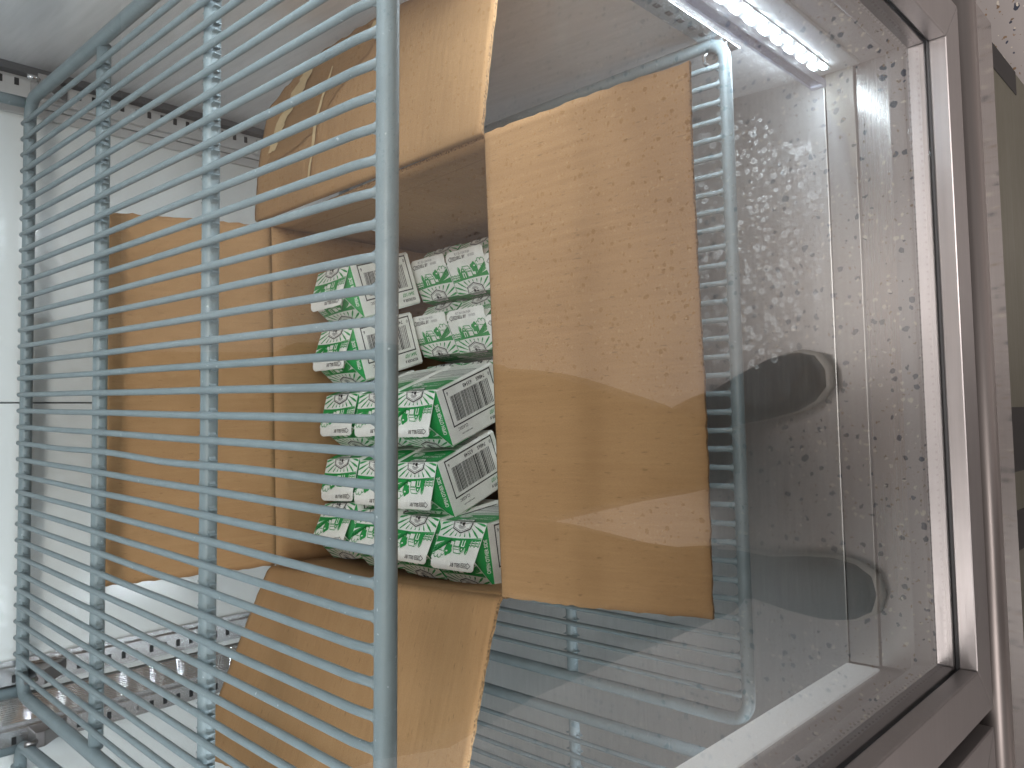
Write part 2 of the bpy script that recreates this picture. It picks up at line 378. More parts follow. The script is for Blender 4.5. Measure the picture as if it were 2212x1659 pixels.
# outer body and base
b = MB(); b.box(.4440, .4475, .282, 1.09, -1.30, TOP + .06); part('outer_panel', b, STEEL)
RAIL = m_steel('rail_steel', .52, .42, (3, 260, 260), tint=(1, .90, .87), bumpk=.12, metal=.75)
b = MB(); pr = [(.236, -.942)] + [(.2195 + .009 * math.cos(a), -.951 + .009 * math.sin(a)) for a in [math.radians(90 + 9 * i) for i in range(11)]] + [(.2105, -.965), (.236, -.965)]
b.prism_x(pr, -1.06, .4438, 0, True); part('base_rail', b, RAIL)
b = MB(); b.box(-1.06, .4438, .2112, .236, -1.034, -.9655); part('kick_panel', b, m_steel('kick_panel_steel', .55, .09, (3, 120, 120), tint=(1, .95, .93), bumpk=.02), bevel=.001)
b = MB(); b.box(-1.06, .43, .2365, .282, -1.0, -.93); b.box(-1.06, .43, .2385, .95, -1.30, -1.0350); part('base_box', b, DARKGREY)
b = MB(); b.box(-1.06, .425, .2140, .2380, -1.22, -1.0350)  # olive base panel with black rectangles set on its face
for x0, x1 in ((-.072, .002), (-.16, -.115), (-.42, -.30), (.395, .4255)): b.box(x0, x1, .2130, .2150, -1.16, -1.0345, 1)
part('lower_panel', b, [OLIVE, BLACK], bevel=.001)
for sx in (-1.0, .30):
    b = MB(); b.tube([(sx, .85, -1.35), (sx, .85, -1.30)], .02, 16); part('foot', b, DARKGREY)
    b = MB(); b.tube([(sx, .36, -1.35), (sx, .36, -1.30)], .02, 16); part('foot', b, DARKGREY)

# ------------------------------------------------------------------ doors
def frame_ring(b, x0, x1, z0, z1, wd, y0, y1, m=0):       # opening x0..x1, z0..z1; bars of width wd, mitred
    o = [(x0 - wd, z0 - wd), (x1 + wd, z0 - wd), (x1 + wd, z1 + wd), (x0 - wd, z1 + wd)]; i = [(x0, z0), (x1, z0), (x1, z1), (x0, z1)]
    for k in range(4):
        q = [i[k], o[k], o[(k+1) % 4], i[(k+1) % 4]]
        A = [b.vert((p[0], y0, p[1])) for p in q]; B = [b.vert((p[0], y1, p[1])) for p in q]
        b.face(A, m); b.face(B[::-1], m)
        for j in range(4): b.face((A[j], B[j], B[(j+1) % 4], A[(j+1) % 4]), m)
def door(x0, x1):
    d = bpy.data.objects.new('door', None); C.objects.link(d); d.parent = cooler; d.matrix_parent_inverse = world_of(cooler).inverted()
    d.location = ((x0 + x1) / 2, .25, -.9 + ZO)
    z0, z1 = -.872, .50
    b = MB(); frame_ring(b, x0 - .006, x1 + .006, z0 + .0, z1, .047, .2175, .2345); b2 = part('door_frame', b, ALU, d, bevel=.0014)
    b = MB(); frame_ring(b, x0 - .010, x1 + .010, z0 - .004, z1, .036, .2595, .2770); part('gasket', b, GASKET, d, bevel=.004)
    b = MB(); frame_ring(b, x0 - .0095, x1 + .0095, z0 - .0035, z1, .036, .2348, .2590); part('inner_frame', b, DARKGREY, d)
    b = MB(); frame_ring(b, x0, x1, z0 + .010, z1, .0085, .2408, .2530)
    n = int((x1 - x0) / .0075)
    for k in range(n):
        for yy in (.2424, .2512):
            x = x0 + .004 + k * .0075; b.box(x - .0009, x + .0009, yy - .0008, yy + .0008, z0 + .0100, z0 + .0114, 1)
    n = int(.55 / .0075)
    for k in range(n):
        for yy in (.2424, .2512):
            z = z0 + .014 + k * .0075
            b.box(x0 - .0002, x0 + .0010, yy - .0008, yy + .0008, z - .0009, z + .0009, 1); b.box(x1 - .0010, x1 + .0002, yy - .0008, yy + .0008, z - .0009, z + .0009, 1)
    part('spacer', b, [SPACER, DARKGREY], d)
    for ya, yb in ((.2363, .2403), (.2535, .2575)):
        b = MB(); b.box(x0 - .008, x1 + .008, ya, yb, z0 + .0015, z1 + .006, 1)
        if ya < .25: b.m[2] = 0
        part('glass_pane', b, [GLASS, GLASSC], d)
    return d
door(-.2475, .3700)
door(-.985, -.372)

# ------------------------------------------------------------------ wire shelves
PW = .018
def wire_shelf(x0, y0, z, yaw, label):
    """x0: first wire; wires run front to back, bars across underneath"""
    cx = x0 - 17 * PW
    t = thing('wire_shelf', (cx, y0 + .33, z - .02), label, 'wire shelf', 'blue grey wire shelves in the cooler')
    ca, sa = math.cos(yaw), math.sin(yaw)
    def W(lx, ly, lz=0): return (cx + ca * lx - sa * ly, y0 + sa * lx + ca * ly, z + lz)
    hw = 17 * PW + .0255; D = .661; r = .02; zb = -.0045
    pts = []
    for (px, py, a0) in ((hw - r, r, -90), (hw - r, D - .006 - r, 0), (-hw + r, D - .006 - r, 90), (-hw + r, r, 180)):
        for i in range(7):
            a = math.radians(a0 + 15 * i); pts.append(W(px + r * math.cos(a), py + r * math.sin(a), zb))
    b = MB(); b.tube(pts, .0064, 14, closed=True); b.build('frame', WIRE, t)
    if z > -.5:
        rr_ = D - .006
        p = [W(hw - .004, rr_, zb), W(hw - .004, rr_ + .001, zb + .03), W(hw - .004, rr_ + .001, zb + .066)] + [W(hw - .012, rr_ + .001, zb + .075), W(-hw + .012, rr_ + .001, zb + .075), W(-hw + .004, rr_ + .001, zb + .066), W(-hw + .004, rr_ + .001, zb + .03), W(-hw + .004, rr_, zb)]
        b = MB(); b.tube(p, .0060, 12); b.build('back_lip', WIRE, t)
    for yb in (.2195, .4415):
        b = MB(); n = 24
        b.tube([W(-hw + .003 + (2 * hw - .006) * i / n, yb, -.0085) for i in range(n + 1)], .0064, 14); b.build('crossbar', WIRE, t)
    b = MB(); rnd = random.Random(int(x0 * 1000) + int(z * 1000))
    for k in range(35):
        lx = 17 * PW - k * PW; ph = rnd.random() * 6; wob = .00022 if k not in (4, 20) else .0011
        n = 26
        p = [W(lx + wob * math.sin(ph + i * .55) * math.sin(math.pi * i / n), -.001 + (D + .004) * i / n, wob * .5 * math.cos(ph + i * .7) * math.sin(math.pi * i / n) - (.0025 if i == 0 else 0)) for i in range(n + 1)]
        b.tube(p, .00275, 9, rf=lambda i: 1.0)
        for yb in (.0, .2195, .4415, D - .006):        # webs where the coating pools at each weld
            for sx in (-1, 1):
                for sy in (-1, 1):
                    if (yb == 0.0 and sy < 0) or (yb > .6 and sy > 0): continue
                    q = [(.0022, .0055), (.0062, .0055), (.0038, .0072), (.0028, .0102), (.0022, .0102)]
                    q = [W(lx + sx * a_, yb + sy * c_) for a_, c_ in q]
                    if sx * sy > 0: q = q[::-1]
                    zw = -.0045 if yb in (0.0, D - .006) else -.0085
                    b.prism([(p[0], p[1]) for p in q][::-1], z + zw - .0022, z + zw + .0030)
    b.build('wires', WIRE, t)
    return t
wire_shelf(.3264, .3500, -.2631, -.0333, 'pale blue wire shelf above the cardboard box, large and nearest the camera')
wire_shelf(.3457, .3731, -.7026, 0.0, 'pale blue wire shelf under the cardboard box, its front edge past the box flap')
wire_shelf(-.3600, .3731, -.7026, 0.0, 'dim wire shelf in the neighbouring bay, level with the shelf under the box')
wire_shelf(-.3560, .3600, -.2631, .02, 'wire shelf in the neighbouring bay, level with the shelf above the box')
# shelf clips hooked into the standards
def clip(loc, label, m, sy=1):
    t = thing('shelf_clip', loc, label, 'shelf clip', 'metal clips carrying the wire shelves')
    x, y, z = loc
    b = MB(); b.prism_x([(y, z + .012), (y - .030 * sy, z + .012), (y - .030 * sy, z + .003), (y, z - .028)][::sy], x - .0085, x + .0085); b.build('bracket', m, t, True, .001)
    b = MB(); b.tube([(x, y - .030 * sy, z + .012), (x, y - .034 * sy, z + .016), (x, y - .033 * sy, z + .024)], .003, 8); b.build('hook', m, t)
    return t
CLIPST = m_steel('clip_steel', .38, .3, (60, 60, 60), tint=(1, .93, .92))
clip((.396, 1.0155, -.285), 'bright metal clip holding the right back corner of the upper shelf', GALV)
clip((-.2675, 1.0155, -.285), 'dark metal clip holding the left back corner of the upper shelf', CLIPST)
clip((-.334, 1.0155, -.285), 'dark metal clip at the back corner of the neighbouring upper shelf', CLIPST)
b = MB()
ct = thing('shelf_clip', (.372, .386, -.73), 'bright metal clip under the front corner of the lower shelf, below the lit lamp', 'shelf clip', 'metal clips carrying the wire shelves')
b.prism_x([(.3735, -.703), (.398, -.703), (.398, -.742), (.389, -.742)], .3715, .3735); b.box(.3470, .3715, .3735, .398, -.7135, -.7115); b.build('bracket', GALV, ct, True, .0006)
b = MB(); b.tube([(.352, .392, -.7115), (.353, .394, -.704), (.357, .392, -.699), (.360, .388, -.700)], .0018, 8); b.build('hook', GALV, ct)

# ------------------------------------------------------------------ cardboard box
H = [Vector((.227, .4425, -.435)), Vector((-.134, .4345, -.435)), Vector((-.147, .777, -.435)), Vector((.218, .780, -.435))]   # rim: right front, left front, left back, right back
ZBOT = -.6985
box = thing('cardboard_box', (.041, .606, ZBOT), 'open brown cardboard box of milk cartons with its four flaps folded out', 'cardboard box')
TH = .0031
def lerp(a, b, t): return a + (b - a) * t
def sheet(name, fn, nu, nv, ulen, vlen, inward, rag=.0006, parent=box, seed=1):
    """closed corrugated board: fn(u,v) is the visible face; the other face lies TH away along -normal"""
    rnd = random.Random(seed); b = MB()
    du = dv = .01
    A = []; B = []
    for j in range(nv + 1):
        ra = []; rb = []
        for i in range(nu + 1):
            u, v = i / nu, j / nv
            p = fn(u, v)
            tu = fn(min(1, u + du), v) - fn(max(0, u - du), v); tv = fn(u, min(1, v + dv)) - fn(u, max(0, v - dv))
            n = tu.cross(tv).normalized() * inward
            e = Vector((0, 0, 0))
            if i in (0, nu): e += tu.normalized() * rnd.uniform(-rag, rag)
            if j == nv: e += tv.normalized() * rnd.uniform(-rag, rag)
            ra.append(b.vert(p + e)); rb.append(b.vert(p + e * .6 - n * TH + (Vector((rnd.uniform(-rag, rag),) * 3) * .4 if (i in (0, nu) or j == nv) else Vector((0, 0, 0)))))
        A.append(ra); B.append(rb)
    fl = inward < 0
    for j in range(nv):
        for i in range(nu):
            uv = [(x / nu * ulen, y / nv * vlen) for x, y in ((i, j), (i + 1, j), (i + 1, j + 1), (i, j + 1))]
            q = (A[j][i], A[j][i+1], A[j+1][i+1], A[j+1][i]); r = (B[j][i], B[j+1][i], B[j+1][i+1], B[j][i+1])
            uvr = [uv[0], uv[3], uv[2], uv[1]]
            if fl: q = q[::-1]; r = r[::-1]; uv = uv[::-1]; uvr = uvr[::-1]
            b.face(q, 0, True, uv); b.face(r, 0, True, uvr)
    def rim(a0, b0, seq):
        for k in range(len(seq) - 1):
            (j0, i0), (j1, i1) = seq[k], seq[k+1]
            b.face((A[j0][i0], B[j0][i0], B[j1][i1], A[j1][i1]) if not fl else (A[j1][i1], B[j1][i1], B[j0][i0], A[j0][i0]), 1)
    loop = [(0, i) for i in range(nu + 1)] + [(j, nu) for j in range(1, nv + 1)] + [(nv, i) for i in range(nu - 1, -1, -1)] + [(j, 0) for j in range(nv - 1, -1, -1)]
    rim(A, B, loop)
    return b.build(name, [BOARD, EDGE], parent)
def wall(name, P0, P1, bul, seed):
    d = (P1 - P0); n = Vector((d.y, -d.x, 0)).normalized()
    c = Vector((.041, .606, 0)); n = n if n.dot(P0 - c) > 0 else -n      # outward
    def fn(u, v):
        p = lerp(P0, P1, u); z = lerp(ZBOT, -.4435, v)
        k = bul * math.sin(math.pi * u) ** .6 * math.sin(math.pi * min(1, (1 - v) * 1.15 + .05)) if bul else 0
        return Vector((p.x, p.y, z)) + n * k
    t = fn(.51, .5) - fn(.5, .5); s_ = fn(.5, .51) - fn(.5, .5)
    return sheet(name, fn, 26, 14, d.length, .26, 1 if t.cross(s_).dot(n) < 0 else -1, 0.0, seed=seed)
wall('front_wall', H[0], H[1], .0, 1); wall('left_wall', H[1], H[2], .016, 2); wall('back_wall', H[2], H[3], .004, 3); wall('right_wall', H[3], H[0], .004, 4)
bb = MB(); bb.prism([(p.x, p.y) for p in (H[1], H[0], H[3], H[2])], ZBOT, ZBOT + .004); bb.build('bottom', BOARD, box)
def flap(P0, P1, T1, T0, seed, sag=.004, shape=None, er=.10, vmax=None):
    L = ((T0 - P0).length + (T1 - P1).length) / 2
    def fn(u, v):
        h = lerp(P0, P1, u); t = lerp(T0, T1, u)
        if vmax: t = lerp(h, t, vmax(u))
        e = er
        q0 = h + Vector((0, 0, -.0085 if er > .06 else -.004)); q2 = lerp(h, t, e)
        if v < e:
            s_ = v / e; p = q0 * (1 - s_) ** 2 + h * (2 * s_ * (1 - s_)) + q2 * s_ * s_
        else: p = lerp(h, t, v)
        nrm = (P1 - P0).cross(T0 - P0).normalized()
        if nrm.z < 0: nrm = -nrm
        p = p + nrm * (sag * math.sin(math.pi * v) * (1 + .3 * math.sin(3 * u + seed)) + .0012 * math.sin(9 * u + 2.2 * seed) * v)
        if shape: p = shape(u, v, p)
        return p
    nrm = (P1 - P0).cross(T0 - P0)
    return sheet('flap', fn, 64, 30, (P1 - P0).length, L, 1 if nrm.z > 0 else -1, .0009 if seed == 12 else .0006, seed=seed)
ff = flap(H[0], H[1], Vector((-.131, .267, -.464)), Vector((.230, .262, -.447)), 11, .003, er=.045)
ff['label'] = 'large front flap lying towards the glass'
fb_ = flap(H[2], H[3], Vector((.213, .815, -.276)), Vector((-.151, .829, -.285)), 12, .003)
fb_['label'] = 'back flap standing up against the back wall'
fl_ = flap(H[1], H[2], Vector((-.319, .777, -.356)), Vector((-.305, .4345, -.383)), 13, .0015, er=.04)
fl_['label'] = 'left flap rising towards the neighbouring bay'
T_R0 = Vector((.388, .438, -.462)); T_R1 = Vector((.396, .790, -.452)); H3F = Vector((.225, .800, -.4345))
def vm_right(u):
    k = ((0, .75), (.05, .80), (.19, .92), (.30, .955), (.50, 1.0), (1, 1.0))
    for (a_, c_), (d_, f_) in zip(k, k[1:]):
        if u <= d_: return c_ + (f_ - c_) * (u - a_) / (d_ - a_) + .008 * math.sin(u * 90) * (u < .5)
    return 1.0
fr_ = flap(H3F, H[0], T_R0, T_R1, 14, .0025, er=.05, vmax=vm_right)
fr_['label'] = 'right flap with a torn outer layer'
# torn layer and lifted paper on the right flap
def on_right(u, v, off=.0016):
    h = lerp(H3F, H[0], u); t = lerp(T_R1, T_R0, u); p = lerp(h, t, v)
    nrm = (H[0] - H3F).cross(T_R1 - H3F).normalized()
    if nrm.z < 0: nrm = -nrm
    return p + nrm * (.0025 * math.sin(math.pi * v) * (1 + .3 * math.sin(3 * u + 14)) + .0012 * math.sin(9 * u + 2.2 * 14) * v + off)
def ragged(mb, outline, n, jit, off, m, seed):
    rnd = random.Random(seed); pts = []
    for k in range(len(outline)):
        a, c = outline[k], outline[(k + 1) % len(outline)]
        for i in range(n):
            f = i / n; pts.append((a[0] + (c[0] - a[0]) * f + rnd.uniform(-jit, jit), a[1] + (c[1] - a[1]) * f + rnd.uniform(-jit, jit)))
    tri = tessellate_polygon([[Vector((p[0], p[1], 0)) for p in pts]])
    vi = [mb.vert(on_right(p[0], p[1], off)) for p in pts]
    for t_ in tri: mb.face([vi[i] for i in t_], m)
b = MB(); ragged(b, [(.055, .34), (.10, .52), (.20, .76), (.29, .925), (.47, .975), (.58, .97), (.53, .80), (.40, .62), (.30, .42), (.20, .36)], 7, .008, .0012, 0, 3)
b.build('torn_patch', TORND, fr_)
b = MB(); ragged(b, [(.06, .40), (.09, .56), (.18, .78), (.245, .90), (.29, .915), (.24, .76), (.15, .57), (.11, .42)], 7, .009, .0024, 0, 5)
b.build('torn_paper', TORN, fr_)
b = MB(); ragged(b, [(.50, .88), (.53, .965), (.57, .965), (.56, .88)], 5, .010, .0026, 0, 6)
b.build('torn_paper', TORN, fr_)
b = MB(); ragged(b, [(.30, .12), (.31, .50), (.36, .80), (.365, .80), (.325, .50), (.308, .12)], 8, .003, .0020, 0, 8)
b.build('torn_paper', TORN, fr_)
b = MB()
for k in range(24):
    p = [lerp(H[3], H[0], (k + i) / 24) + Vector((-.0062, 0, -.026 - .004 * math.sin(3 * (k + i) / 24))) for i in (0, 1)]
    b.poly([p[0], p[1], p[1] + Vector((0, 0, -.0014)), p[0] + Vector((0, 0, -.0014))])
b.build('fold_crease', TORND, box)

# ------------------------------------------------------------------ milk cartons
CW, CH, CG, FIN = .0610, .0835, .0215, .0100
U = CW / 100
TXT = {}
def text2d(s, bold=0.0):
    if (s, bold) in TXT: return TXT[(s, bold)]
    cu = bpy.data.curves.new('lettering', 'FONT'); cu.body = s; cu.size = 1; cu.offset = bold; cu.resolution_u = 3
    o = bpy.data.objects.new('lettering', cu); C.objects.link(o)
    dg = bpy.context.evaluated_depsgraph_get(); me = o.evaluated_get(dg).to_mesh()
    V = [v.co.copy() for v in me.vertices]; tr = [[(V[i].x, V[i].y) for i in p.vertices] for p in me.polygons]
    o.evaluated_get(dg).to_mesh_clear(); bpy.data.objects.remove(o); bpy.data.curves.remove(cu)
    xs = [p[0] for t in tr for p in t]; x0, x1 = min(xs), max(xs)
    TXT[(s, bold)] = ([[(p[0] - x0, p[1]) for p in t] for t in tr], x1 - x0); return TXT[(s, bold)]
class Panel:
    """prints on a flat panel: 100 units across, origin at the bottom centre"""
    def __init__(s, mb, o, ex, ey, lim=None):
        s.mb = mb; s.o = Vector(o); s.ex = Vector(ex).normalized(); s.ey = Vector(ey).normalized(); s.n = s.ex.cross(s.ey); s.lim = lim
    def pt(s, x, y, lay): return s.o + s.ex * ((x - 50) * U) + s.ey * (y * U) + s.n * (.00022 * lay)
    def clip(s, pts):
        if not s.lim: return pts
        x0, x1, y0, y1 = s.lim
        for ax, val, sg in ((0, x0, 1), (0, x1, -1), (1, y0, 1), (1, y1, -1)):
            out = []
            for i in range(len(pts)):
                a, c = pts[i - 1], pts[i]; da, dc = (a[ax] - val) * sg, (c[ax] - val) * sg
                if (da >= 0) != (dc >= 0):
                    f = da / (da - dc); out.append((a[0] + (c[0] - a[0]) * f, a[1] + (c[1] - a[1]) * f))
                if dc >= 0: out.append(c)
            pts = out
            if len(pts) < 3: return []
        return pts
    def poly(s, pts, m, lay=1):
        pts = s.clip(list(pts))
        if len(pts) < 3: return
        if len(pts) > 4:
            tri = tessellate_polygon([[Vector((p[0], p[1], 0)) for p in pts]])
            vi = [s.mb.vert(s.pt(p[0], p[1], lay)) for p in pts]
            for t in tri:
                a, c, d = [pts[i] for i in t]
                ar = (c[0]-a[0])*(d[1]-a[1]) - (c[1]-a[1])*(d[0]-a[0])
                s.mb.face([vi[i] for i in (t if ar > 0 else t[::-1])], m)
        else:
            ar = sum(pts[i-1][0]*pts[i][1] - pts[i][0]*pts[i-1][1] for i in range(len(pts)))
            if ar < 0: pts = pts[::-1]
            s.mb.poly([s.pt(p[0], p[1], lay) for p in pts], m)
    def line(s, pts, wd, m, lay=1, taper=False):
        n = len(pts) - 1
        for i in range(n):
            (x0, y0), (x1, y1) = pts[i], pts[i+1]; dx, dy = x1 - x0, y1 - y0; L = math.hypot(dx, dy) or 1; nx, ny = -dy / L, dx / L
            w0 = wd * ((1 - i / n) if taper else 1) / 2; w1 = wd * ((1 - (i + 1) / n) if taper else 1) / 2
            ox, oy = (dx / L * wd * .15, dy / L * wd * .15)
            s.poly([(x0 + nx*w0 - ox, y0 + ny*w0 - oy), (x0 - nx*w0 - ox, y0 - ny*w0 - oy), (x1 - nx*w1 + ox, y1 - ny*w1 + oy), (x1 + nx*w1 + ox, y1 + ny*w1 + oy)], m, lay)
    def oval(s, cx, cy, rx, ry, m, lay=1, n=18):
        s.poly([(cx + rx * math.cos(2*math.pi*i/n), cy + ry * math.sin(2*math.pi*i/n)) for i in range(n)], m, lay)
    def text(s, st, x, y, size, m, lay=2, sx=1.0, ang=0, bold=.012, center=False):
        tr, wd = text2d(st, bold); ca, sa = math.cos(ang), math.sin(ang); ox = -wd * size * sx / 2 if center else 0
        for t in tr:
            q = [(x + (p[0]*size*sx + ox)*ca - p[1]*size*sa, y + (p[0]*size*sx + ox)*sa + p[1]*size*ca) for p in t]
            s.poly(q, m, lay)
W_, G_, K_, S_ = 0, 1, 2, 3
def roof_art(P):
    top = math.hypot(CW / 2, CG) / U
    P.lim = (1, 99, .5, top + 30)
    # field furrows fanning out from below the badge
    for k, a in enumerate((12, 24, 37, 52, 70, 90, 110, 128, 143, 156, 168)):
        r0, r1 = (24 if 45 < a < 135 else 22), (30 / max(.25, math.sin(math.radians(a))) if 30 < a < 150 else 58)
        c, s_ = math.cos(math.radians(a)), math.sin(math.radians(a)); wd = 1.7 + .034 * r1
        mid = (r0 + r1) * .55
        P.poly([(50 + c*r0, -6 + s_*r0), (50 + c*mid - s_*wd*.5, -6 + s_*mid + c*wd*.5), (50 + c*r1 - s_*wd*.35, -6 + s_*r1 + c*wd*.35), (50 + c*r1 + s_*wd*.35, -6 + s_*r1 - c*wd*.35), (50 + c*mid + s_*wd*.5, -6 + s_*mid - c*wd*.5)], G_)
    hor = [(x, 25.5 + 2.5 * math.sin((x - 10) / 100 * math.pi)) for x in range(0, 101, 10)]
    P.line(hor, 1.5, G_, 2)
    P.poly([(0, 26), (0, 29), (20, 31), (30, 33), (58, 33), (70, 31), (100, 36), (100, 27), (70, 28), (50, 28.5), (20, 27)], G_, 1)
    # sweeping fields on the right
    for k in range(5):
        P.line([(62 + 2*k, 29 + 1.5*k), (74 + 2*k, 32 + 2.6*k), (88 + k, 37 + 3*k), (101, 43.5 + 2.6*k)], 2.0, G_, 2)
    # fence
    for x in (3, 11, 19): P.line([(x, 28), (x, 39)], 2.6, G_, 2); P.line([(x, 29), (x, 38)], 1.0, W_, 3)
    for y in (33, 36.8): P.line([(0, y), (23, y)], 1.8, G_, 2)
    # silo
    P.poly([(22, 30), (22, 47), (23, 50.5), (25.5, 52.5), (28, 50.5), (29, 47), (29, 30)], G_, 2); P.line([(24, 46), (24.5, 49.5), (26.5, 51)], .8, W_, 3)
    # barn: front with door and loft window, pale roof
    P.poly([(28, 30), (28, 42), (31, 47.5), (36, 51.5), (41, 47), (43, 41.5), (43, 30)], G_, 3)
    P.line([(28.8, 42), (31.8, 47), (36, 50.2)], 1.2, W_, 4); P.line([(36, 50.2), (40.4, 46.2), (42.2, 41.5)], 1.2, W_, 4)
    P.poly([(32, 30), (32, 40), (34, 40), (34, 30)], W_, 4); P.poly([(37.5, 30), (37.5, 40), (39.5, 40), (39.5, 30)], W_, 4); P.poly([(34, 38.6), (37.5, 38.6), (37.5, 40), (34, 40)], W_, 4); P.oval(35.8, 44.5, 1.5, 1.7, W_, 4, 8)
    P.poly([(36, 52), (52, 51), (58, 40.5), (43, 41)], G_, 2); P.poly([(38, 50.6), (51, 49.8), (54, 45.2), (41.8, 45.6)], W_, 3); P.poly([(42.6, 44.4), (54.6, 44), (56.4, 41.6), (44, 42)], W_, 3)
    P.poly([(43, 30), (43, 40.5), (57, 40), (57, 30)], G_, 2); P.poly([(44.5, 31), (44.5, 39.5), (55, 39), (55, 31)], W_, 3)
    # tree
    P.poly([(64, 29), (65, 38), (67.5, 38), (68.5, 29)], G_, 2)
    tr = [(66.5 + (9.5 + 1.4 * math.sin(5 * a)) * math.cos(a) * .95, 46 + (9.5 + 1.4 * math.sin(5 * a + 1)) * math.sin(a)) for a in [i * math.pi / 12 for i in range(24)]]
    P.poly(tr, G_, 3); P.oval(68, 48.5, 2.4, 1.4, W_, 4, 8); P.line([(74.5, 42), (75, 47), (72, 51.5)], 1.0, W_, 4)
    # cloud and wind lines
    cl = []
    for cx, cy, r in ((76, 53, 3), (82, 56, 4.2), (90, 55, 4.6), (97, 52, 3.4)):
        cl += [(cx + r * math.cos(a), cy + r * math.sin(a)) for a in [math.pi - i * math.pi / 6 for i in range(7)]]
    P.line(cl, 1.3, G_, 2)
    for y, x0, x1 in ((48.5, 78, 98), (45.2, 82, 100)): P.line([(x0, y), ((x0 + x1) / 2, y - 1), (x1, y + .6)], 1.3, G_, 2)
    # badge, upper half
    P.poly([(28, .5), (30, 12), (50, 19.5), (70, 12), (72, .5)], K_, 4); P.poly([(30, .5), (31.8, 10.8), (50, 17.6), (68.2, 10.8), (70, .5)], W_, 5); P.line([(31.4, .6), (33.2, 9.8), (50, 16), (66.8, 9.8), (68.6, .6)], .7, K_, 6)
    for a in range(25, 160, 15):
        P.line([(50 + 4.5 * math.cos(math.radians(a)), 3.5 + 4.5 * math.sin(math.radians(a))), (50 + 9.5 * math.cos(math.radians(a)), 3.5 + 9.5 * math.sin(math.radians(a)))], .8, K_, 6)
    P.poly([(45, 1), (45, 5), (48, 7), (51, 5), (51, 1)], K_, 6); P.poly([(52, 1), (53, 4), (57, 4), (58, 1)], K_, 6); P.line([(33, 1.5), (44, 3.5), (60, 2.5), (67, 1.5)], .8, K_, 6)
def fin_art(P, stamp):
    P.lim = (0, 100, 0, 19)
    P.line([(8, 7), (14, 2.5), (14, 4.2), (28, 4.2), (28, 10), (14, 10), (14, 11.7), (8, 7)], .9, K_, 1); P.text('OPEN', 14.5, 5.4, 5.0, K_, 2, .95)
    P.text('SELL BY', 30, 4.6, 8.2, K_, 2, .82, bold=.02)
    if stamp: P.text('PLT 35-115A19-24', 26, 12.4, 6.2, S_, 2, .82); P.text('10/10/25', 60, 5.4, 6.2, S_, 2, .8)
def side_art(P):
    H_ = CH / U
    P.lim = (1, 99, -H_, -.5)
    P.poly([(28, -.5), (35, -11), (65, -11), (72, -.5)], K_, 4); P.poly([(30, -.5), (36.4, -9.8), (63.6, -9.8), (70, -.5)], W_, 5)
    P.text('WHOLESOME', 50, -5.0, 5.2, K_, 6, .92, center=True, bold=.02); P.text('FARMS', 50, -8.9, 3.2, K_, 6, .95, center=True)
    P.poly([(1, -2), (1, -46), (20, -50), (50, -47), (80, -42), (99, -38), (99, -2)], G_, 1)
    P.text('LOWFAT MILK', 12, -24, 9, W_, 3, .8); P.text('half pint (236 mL)', 12, -32, 4.6, W_, 3, .8)
    P.oval(78, -30, 13, 8.5, W_, 2, 22); P.oval(78, -30, 11.8, 7.4, G_, 3, 22); P.oval(78, -30, 11.0, 6.7, W_, 4, 22); P.text('1%', 78, -33, 9, G_, 5, .9, center=True)
    for k in range(3): P.line([(2, -53 - 4*k), (30, -56 - 4*k), (60, -52 - 4*k), (98, -44 - 4.5*k)], 1.6 - .3*k, G_, 1)
    P.line([(6, -72), (94, -72), (94, -104), (6, -104), (6, -72)], 1.8, K_, 2)
    P.text('Nutrition Facts', 10, -80, 7, K_, 2, .8)
    for k in range(6): P.line([(10, -84 - 3.2*k), (90, -84 - 3.2*k)], .7, S_, 2)
def code_art(P):
    # here x runs up the carton, y towards its left edge; the panel is CH tall
    P.lim = None
    L = CH / U
    P.line([(10, 6), (L - 14, 6)], 2.2, K_, 1); P.line([(L - 14, 5), (L - 14, 71)], 2.2, K_, 1); P.line([(L - 14, 70), (10, 70)], 2.2, K_, 1); P.line([(10, 71), (10, 5)], 2.2, K_, 1)
    rnd = random.Random(5); x = 21; x1 = L - 24
    while x < x1:
        wd = rnd.choice((.9, .9, 1.6, 2.4)); P.poly([(x, 21), (x + wd, 21), (x + wd, 64), (x, 64)], K_, 1); x += wd + rnd.choice((.9, 1.2, 1.9))
    P.text('0', 13, 12, 8, K_, 1); P.text('74865', 26, 11, 9, K_, 1, .95); P.text('63548', 58, 11, 9, K_, 1, .95); P.text('6', L - 22, 12, 8, K_, 1)
    P.text('3641107', 10, 75, 9, G_, 1, .92, bold=.02); P.text('REORDER #', 10, 86, 7.2, K_, 1, .82, bold=.02)
    P.text('CLASSIC', L - 44, 75, 7.4, K_, 1, .85); P.text('www.sysco.com', L - 52, 86, 4.6, K_, 1, .85)
MATS = [PWHITE, PGREEN, PBLACK, PGREY]
w2 = CW / 2
